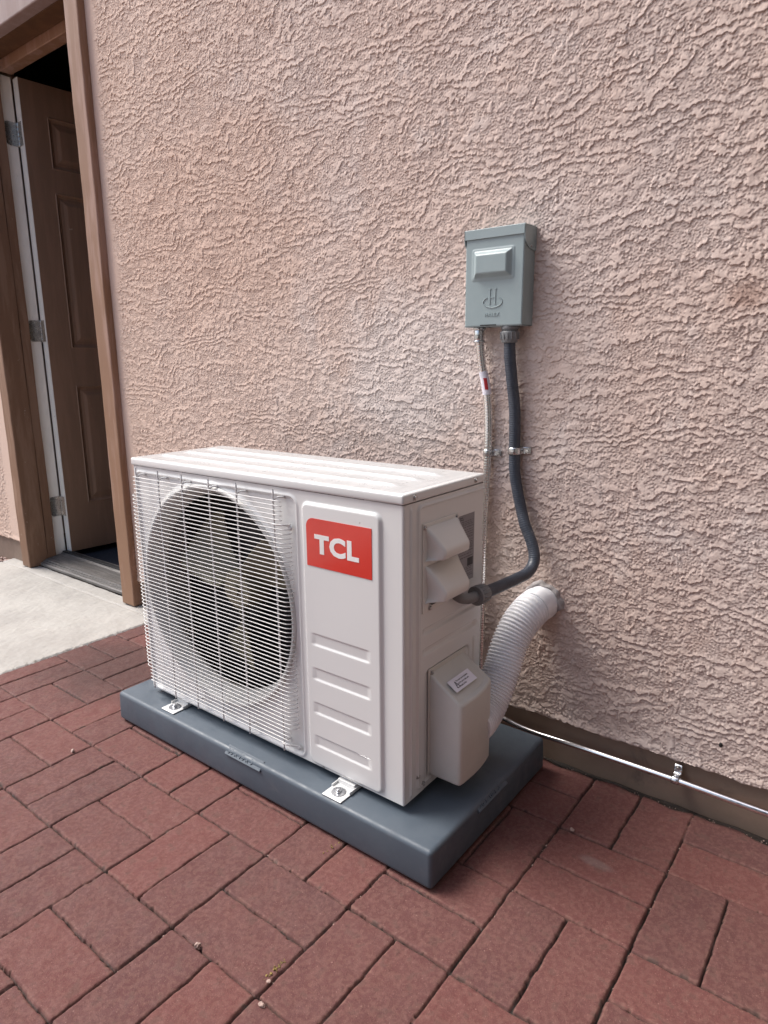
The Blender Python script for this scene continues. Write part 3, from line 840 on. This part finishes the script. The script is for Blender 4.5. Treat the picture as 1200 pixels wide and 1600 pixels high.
tri = [mm.to_3x3() @ t + o0 for t in tri]
for a, b in zip(tri, tri[1:] + tri[:1]): tube(bm, [a, b], .0006, 5)
ctr = sum(tri, Vector()) / 3
tube(bm, [ctr - upn * .001, ctr + upn * .003], .0005, 5)
obj('warning_triangle', bm, M['label_ink'], stk)

# mounting feet with washers and bolts
def foot(cx_, cy_):
    bm = bmesh.new(); box(bm, cx_ - .024, cx_ + .024, cy_ - .022, cy_ + .05, PH + .0008, PH + .0034, .0012)
    for sx_ in (-1, 1): box(bm, cx_ + sx_ * .0225 - .0015, cx_ + sx_ * .0225 + .0015, cy_ + .006, cy_ + .05, PH + .003, PH + .0085, .001)
    box(bm, cx_ - .021, cx_ + .021, cy_ + .022, cy_ + .05, PH + .003, ZB - .003, .001)
    f = obj('foot', bm, M['enamel'], unit)
    bm = bmesh.new(); cyl(bm, (cx_, cy_, PH + .0034), (cx_, cy_, PH + .0050), .0145, seg=28); obj('washer', bm, M['zinc'], f)
    bm = bmesh.new(); cyl(bm, (cx_, cy_, PH + .0050), (cx_, cy_, PH + .0096), .0062, seg=6)
    cyl(bm, (cx_, cy_, PH + .0096), (cx_, cy_, PH + .0108), .0048, .003, seg=12); obj('bolt', bm, M['zinc'], f)
foot(-.772, -.468); foot(-.236, -.476); foot(-.772, -.120); foot(-.236, -.120)

# ------------------------------------------------------------------ disconnect box
dis = thing('disconnect_box', 'grey metal electrical disconnect box mounted on the stucco wall', 'electrical box')
BX0, BX1, BY, BZ0, BZ1 = -.2270, -.0945, -.0495, .9640, 1.1560
bm = bmesh.new(); box(bm, BX0 + .002, BX1 - .002, BY + .003, .004, BZ0 + .002, BZ1 - .004, .0015)
obj('enclosure', bm, M['box_grey'], dis)
xs = seq((BX0, BX1, .0012)); zs = seq((BZ0, BZ1 - .014, .0012)); X, Z = np.meshgrid(xs, zs); hh = np.zeros_like(X)
hh += .0095 * sstep(.0, -.012, rrect(X, Z, -.208, -.1180, 1.0585, 1.1145, .004)) + .0012 * sstep(.002, -.002, rrect(X, Z, -.211, -.115, 1.056, 1.117, .004))
hh -= .0015 * sstep(.0015, 0, np.minimum(np.minimum(X - BX0, BX1 - X), np.minimum(Z - BZ0, 1)))
cov = grid_mesh('cover', np.stack([X, BY - hh, Z], -1), M['box_grey'], dis)
bm = bmesh.new()
for (a, b, c, d) in ((BX0, BX0 + .001, BZ0, BZ1 - .014), (BX1 - .001, BX1, BZ0, BZ1 - .014)):
    box(bm, a, b, BY + .0016, .0, c, d)
box(bm, BX0, BX1, BY + .0016, .0, BZ0 - .0005, BZ0 + .001)
obj('cover_flanges', bm, M['box_grey'], dis)
bm = bmesh.new(); box(bm, BX0 - .0025, BX1 + .0025, BY - .003, .004, BZ1 - .0035, BZ1, .0012)
box(bm, BX0 - .0025, BX1 + .0025, BY - .003, BY - .0016, BZ1 - .0190, BZ1 - .002, .0004)
hood_ = obj('rain_hood', bm, M['box_grey'], dis)
for xx in (BX0 - .0025, BX1 + .0009):
    bm = bmesh.new()
    pts = [(BY - .003, BZ1 - .002), (BY - .003, BZ1 - .019), (BY - .001, BZ1 - .028), (BY + .006, BZ1 - .037), (BY + .016, BZ1 - .043), (-.012, BZ1 - .046), (.0, BZ1 - .046), (.0, BZ1 - .002)]
    f0 = [bm.verts.new((xx, y, z)) for y, z in pts]; f1 = [bm.verts.new((xx + .0016, y, z)) for y, z in pts]
    bm.faces.new(f0); bm.faces.new(f1[::-1])
    for i in range(len(pts)): j = (i+1) % len(pts); bm.faces.new((f0[i], f1[i], f1[j], f0[j]))
    bmesh.ops.recalc_face_normals(bm, faces=bm.faces)
    obj('hood_ear', bm, M['box_grey'], hood_)
screw(hood_, (BX1 + .0026, -.024, BZ1 - .040), (1, 0, 0), .0022)
bm = bmesh.new()      # pressed emblem: letter H standing in an oval ring
yy = BY - .0004
for x in (-.1680, -.1555):
    box(bm, x - .0012, x + .0012, yy - .0009, yy + .001, 1.0075, 1.0375, .0004); box(bm, x - .0028, x + .0028, yy - .0009, yy + .001, 1.0365, 1.0383, .0003)
box(bm, -.168, -.1555, yy - .0009, yy + .001, 1.0200, 1.0220, .0003)
el = [Vector((-.1615 + .0220 * math.cos(R(a)), yy, 1.0120 + .0110 * math.sin(R(a)))) for a in range(125, 125 + 291, 10)]
tube(bm, el, .0010, 6); obj('emblem', bm, M['box_grey'], dis)
link('maker_lettering', text_mesh('HALEX', .0100, .0006, (-.1790, yy + .0001, .9835), (1, 0, 0), (0, 0, 1), spacing=1.15), M['box_grey'], dis)
mkbox('padlock_slot', (-.189, -.152, BY - .0012, BY + .002, .9650, .9675), M['black'], dis, 0)

# ------------------------------------------------------------------ cables and conduits
def strap(name, label, c, r, mat='zinc', group='metal straps holding the cables to the wall', horiz=False, axis=(0, 0, 1), ear=(1, 0, 0)):
    t = thing(name, label, 'strap', group)
    c = Vector(c); ax = Vector(axis).normalized(); ear = Vector(ear).normalized(); out = Vector((0, -1, 0))
    bm = bmesh.new(); wd = .0075; rows = []
    pr = [(-ear * (r + .0012) + Vector((0, max(0, -c.y) - .002, 0)))]
    for a in range(180, -1, -15): pr.append(ear * math.cos(R(a)) * (r + .0012) + out * math.sin(R(a)) * (r + .0012))
    dwall = -c.y - .0045
    pr += [ear * (r + .0014) + Vector((0, dwall, 0)), ear * (r + .004) + Vector((0, dwall + .001, 0)), ear * (r + .020) + Vector((0, dwall + .001, 0))]
    pr = [p for p in pr]
    for sgn in (-1, -.75, .75, 1):
        rows.append([bm.verts.new(c + p * (1 if abs(sgn) < .9 else 1) + ax * wd * sgn + (-(p.normalized()) * .0007 if abs(sgn) == 1 else Vector())) for p in pr])
    for a, b in zip(rows, rows[1:]):
        for i in range(len(pr) - 1): f = bm.faces.new((a[i], a[i+1], b[i+1], b[i])); f.smooth = True
    o = obj('band', bm, M[mat], t); md = o.modifiers.new('t', 'SOLIDIFY'); md.thickness = .0014; md.offset = 0
    sp_ = c + ear * (r + .0125) + Vector((0, dwall + .0002, 0))
    bm = bmesh.new(); cyl(bm, sp_, sp_ + out * .0012, .0058, seg=18); cyl(bm, sp_ + out * .0012, sp_ + out * .0042, .0044, .0040, seg=6)
    obj('screw', bm, M['steel'], t)
    return t

# metal clad cable
mc = thing('metal_clad_cable', 'thin shiny metal clad cable running down the wall from the grey box', 'cable')
ctrl = [(-.2040, -.026, .950), (-.2025, -.024, .920), (-.1985, -.020, .880), (-.1915, -.016, .845), (-.1850, -.0135, .790), (-.1835, -.0125, .70), (-.1865, -.0125, .60), (-.1890, -.0125, .50), (-.1890, -.0125, .40), (-.1890, -.0125, .25), (-.189, -.0125, .06)]
path, L = resample(catmull(ctrl, 20), .0012)
bm = bmesh.new(); tube(bm, path, lambda s: .0090 + .00016 * math.sin(s / .0062 * 2 * PI), 20)
obj('armour', bm, M['cable_steel'], mc)
bm = bmesh.new()
cyl(bm, (-.2040, -.026, .9635), (-.2040, -.026, .958), .0135, seg=24, bev=.001)
cyl(bm, (-.2040, -.026, .958), (-.2040, -.026, .936), .0112, .0108, seg=24, bev=.0012)
cyl(bm, (-.2040, -.036, .944), (-.2040, -.040, .944), .0042, seg=12); cyl(bm, (-.1975, -.034, .952), (-.1950, -.0375, .952), .0036, seg=12)
cyl(bm, (-.2040, -.026, .9365), (-.2040, -.026, .931), .0128, seg=24, bev=.001)
obj('connector', bm, M['zinc'], mc)
bm = bmesh.new()
pp = [p for p in path if .822 < p.z < .872]
tube(bm, pp, .0096, 18, cap=False); sk = obj('cable_sticker', bm, M['label_white'], mc)
bm = bmesh.new()
for p in [p for p in pp if .832 < p.z < .860]: pass
rows = []
for p in [p for p in pp if .832 < p.z < .858]:
    rows.append([bm.verts.new(p + Vector((math.sin(R(a)), -math.cos(R(a))  , 0)) * .0099) for a in (10, 25, 40, 55)])
for a, b in zip(rows, rows[1:]):
    for i in range(3): bm.faces.new((a[i], a[i+1], b[i+1], b[i]))
obj('sticker_band', bm, M['sticker_red'], sk)
strap('cable_strap', 'small metal strap around the thin shiny cable', (-.1838, -.0125, .694), .0092)

# liquid tight conduit
lt = thing('flexible_conduit', 'thick dark grey flexible conduit curving from the box to the side of the unit', 'conduit')
ctrl = [(-.1300, -.030, .940), (-.1285, -.029, .900), (-.1240, -.024, .850), (-.1190, -.0175, .790), (-.1165, -.0165, .706), (-.1145, -.0168, .66), (-.1060, -.0180, .62), (-.0920, -.022, .575), (-.0780, -.030, .545), (-.0600, -.036, .515), (-.0480, -.044, .488), (-.0450, -.056, .469), (-.0460, -.080, .4575), (-.0520, -.115, .4530), (-.0590, -.160, .4510), (-.0650, -.200, .4500), (-.0705, -.240, .4500)]
path, L = resample(catmull(ctrl, 16), .0012)
bm = bmesh.new(); tube(bm, path, lambda s: .0121 + .00022 * math.sin(s / .0048 * 2 * PI), 22)
obj('conduit_jacket', bm, M['conduit'], lt)
bm = bmesh.new(); c0 = Vector((-.1300, -.030, 0))
cyl(bm, c0 + Vector((0, 0, .9635)), c0 + Vector((0, 0, .957)), .0185, seg=28, bev=.001)
cyl(bm, c0 + Vector((0, 0, .957)), c0 + Vector((0, 0, .953)), .0165, seg=28)
cyl(bm, c0 + Vector((0, 0, .953)), c0 + Vector((0, 0, .9300)), .0195, .0165, seg=28, bev=.0015)
for k in range(14):
    a = 2 * PI * k / 14; d = Vector((math.cos(a), math.sin(a), 0)); box(bm, *(sum(((c0.x + d.x * .0185 - .0012, c0.x + d.x * .0185 + .0012), (c0.y + d.y * .0185 - .0012, c0.y + d.y * .0185 + .0012), (.937, .951)), ())), .0005)
obj('box_connector', bm, M['fitting_grey'], lt)
e0 = Vector(ctrl[-1]); ed = (Vector(ctrl[-1]) - Vector(ctrl[-2])).normalized()
bm = bmesh.new()
cyl(bm, e0 - ed * .020, e0 + ed * .006, .0175, .0190, seg=30, bev=.0015)
cyl(bm, e0 + ed * .006, e0 + ed * .0105, .0195, seg=30, bev=.001)
for k in range(16):
    a = 2 * PI * k / 16
    n1 = ed.orthogonal().normalized(); n2 = ed.cross(n1); d = n1 * math.cos(a) + n2 * math.sin(a)
    tube(bm, [e0 - ed * .018 + d * .0178, e0 + ed * .004 + d * .0188], .0011, 5)
obj('collar', bm, M['fitting_grey'], lt)
bm = bmesh.new()
elb = catmull([e0 + ed * .009, e0 + ed * .020, e0 + ed * .034 + Vector((-.001, 0, .001)), e0 + ed * .047 + Vector((-.006, 0, .005)), e0 + ed * .050 + Vector((-.016, 0, .011)), e0 + ed * .049 + Vector((-.026, 0, .014))], 10)
tube(bm, elb, .0105, 20)
e1 = elb[-1]; obj('elbow', bm, M['fitting_grey'], lt)
strap('cable_strap', 'metal strap around the thick dark conduit', (-.1165, -.0165, .704), .0124)

# corrugated line duct
dc = thing('line_duct', 'white corrugated plastic hose from behind the valve cover into the wall', 'duct')
ctrl = [(-.062, -.262, .186), (-.062, -.238, .188), (-.062, -.210, .202), (-.061, -.185, .224), (-.060, -.155, .260), (-.060, -.124, .305), (-.055, -.094, .341), (-.0480, -.064, .362), (-.0450, -.040, .369)]
path, L = resample(catmull(ctrl, 24), .0010)
bm = bmesh.new(); tube(bm, path, lambda s: .0372 + .0020 * math.sin(s / .0072 * 2 * PI), 56)
obj('corrugated_hose', bm, M['duct'], dc)
pe, pq = path[-1], path[-6]; dd = (pe - pq).normalized()
bm = bmesh.new(); cf = catmull([pe - dd * .004, pe + dd * .010, (-.0415, -.016, .371), (-.041, .004, .373)], 8)
tube(bm, cf, lambda s: .0388 - .0012 * min(1, s / .03), 48); obj('cuff', bm, M['duct'], dc)
# messy sealant collar
nS, nR = 72, 8; P = np.zeros((nR, nS + 1, 3)); rng = np.random.default_rng(2); w1 = rng.random(8) * 6
for k in range(nS + 1):
    a = 2 * PI * k / nS; out = .0460 + .0025 * math.sin(3 * a + w1[0]) + .0018 * math.sin(7 * a + w1[1]) + .0014 * math.sin(13 * a + w1[2])
    if math.sin(a) < -.2: out -= .006
    for j in range(nR):
        t = j / (nR - 1); r = .0365 + (out - .0365) * t
        hgt = .0060 * (1 - t) ** 1.5 * (1 + .25 * math.sin(5 * a + w1[3])) + .0045 * math.sin(PI * t) + .0012 * math.sin(9 * a + 5 * t) + .0035
        if j == nR - 1: hgt = -.002
        P[j, k] = (-.0412 + r * math.cos(a), -hgt, .3725 + r * math.sin(a))
grid_mesh('sealant_collar', P, M['sealant'], dc, flip=True)

# drain tube with its clamp on the foundation
dp = thing('metal_tube', 'slim bright metal tube running low along the foundation of the wall', 'pipe')
ctrl = [(-.150, -.120, .120), (-.150, -.060, .100), (-.120, -.030, .0760), (-.080, -.024, .0640), (-.030, -.021, .0600), (.04, -.0195, .0612), (.12, -.019, .0620), (.27, -.019, .0630), (.43, -.019, .0600), (.8, -.019, .058), (3.55, -.019, .056)]
bm = bmesh.new(); tube(bm, resample(catmull(ctrl, 16), .006)[0], .0066, 16)
obj('tube', bm, M['bright_pipe'], dp)
ctt = strap('pipe_clamp', 'small metal clamp holding the slim bright tube above the bricks', (.268, -.019, .0630), .0068, axis=(1, 0, 0), ear=(0, 0, 1), group='metal straps holding the cables to the wall')

# ------------------------------------------------------------------ small stray things on the bricks
rng = random.Random(21)
peb = [(-.235, -.815, .0050, 'pale tan pebble lying in a joint in the middle of the bricks', (.40, .31, .26)), (-.080, -.822, .0045, 'whitish chip of stone near the bottom joint', None),
       (.455, -.006, .0080, 'reddish pebble in the dirt at the foot of the wall', None), (.130, -.205, .0045, 'small pink pebble by the joint right of the pad', None),
       (-.100, -.790, .0032, 'tiny pale chip beside the yellow moss', None), (-.92, -.655, .0050, 'whitish flake on the far left bricks', None)]
for x, y, r, lab, _ in peb:
    bm = bmesh.new(); stone(bm, (x, y, r * .45 - .003), r, rng, 2)
    tag(obj('pebble', bm, M['pebble'], smooth=False), lab, 'pebble', 'pebbles scattered on the paving')
bm = bmesh.new()
for i in range(900):
    t = rng.random()
    if t < .35: x, y = rng.uniform(-1.45, .6), rng.gauss(-.012, .006)
    else:
        if rng.random() < .5: x = .107 + PX * rng.randint(-7, 2) + rng.gauss(0, .0012); y = rng.uniform(-1.2, -.02)
        else: y = -.010 - PY * rng.randint(0, 6) + rng.gauss(0, .0012); x = rng.uniform(-1.45, .55)
    stone(bm, (x, y, -.0085 + rng.random() * .002), rng.uniform(.0008, .0019), rng)
tag(obj('joint_grit', bm, M['pebble'], smooth=False), 'fine grit lying in the joints between the bricks', 'grit', kind='stuff')
for (cx_, cy_, n_) in ((-.108, -.765, 34), (-.215, -.520, 16)):
    bm = bmesh.new()
    for i in range(n_): stone(bm, (cx_ + rng.gauss(0, .0022), cy_ + rng.gauss(0, .010), -.005 + rng.random() * .003), rng.uniform(.0010, .0022), rng)
    tag(obj('moss_tuft', bm, M['moss'], smooth=False), 'yellowish moss in a joint near the bottom of the bricks' if n_ == 34 else 'tiny yellow tuft in the joint below the pad edge', 'moss')
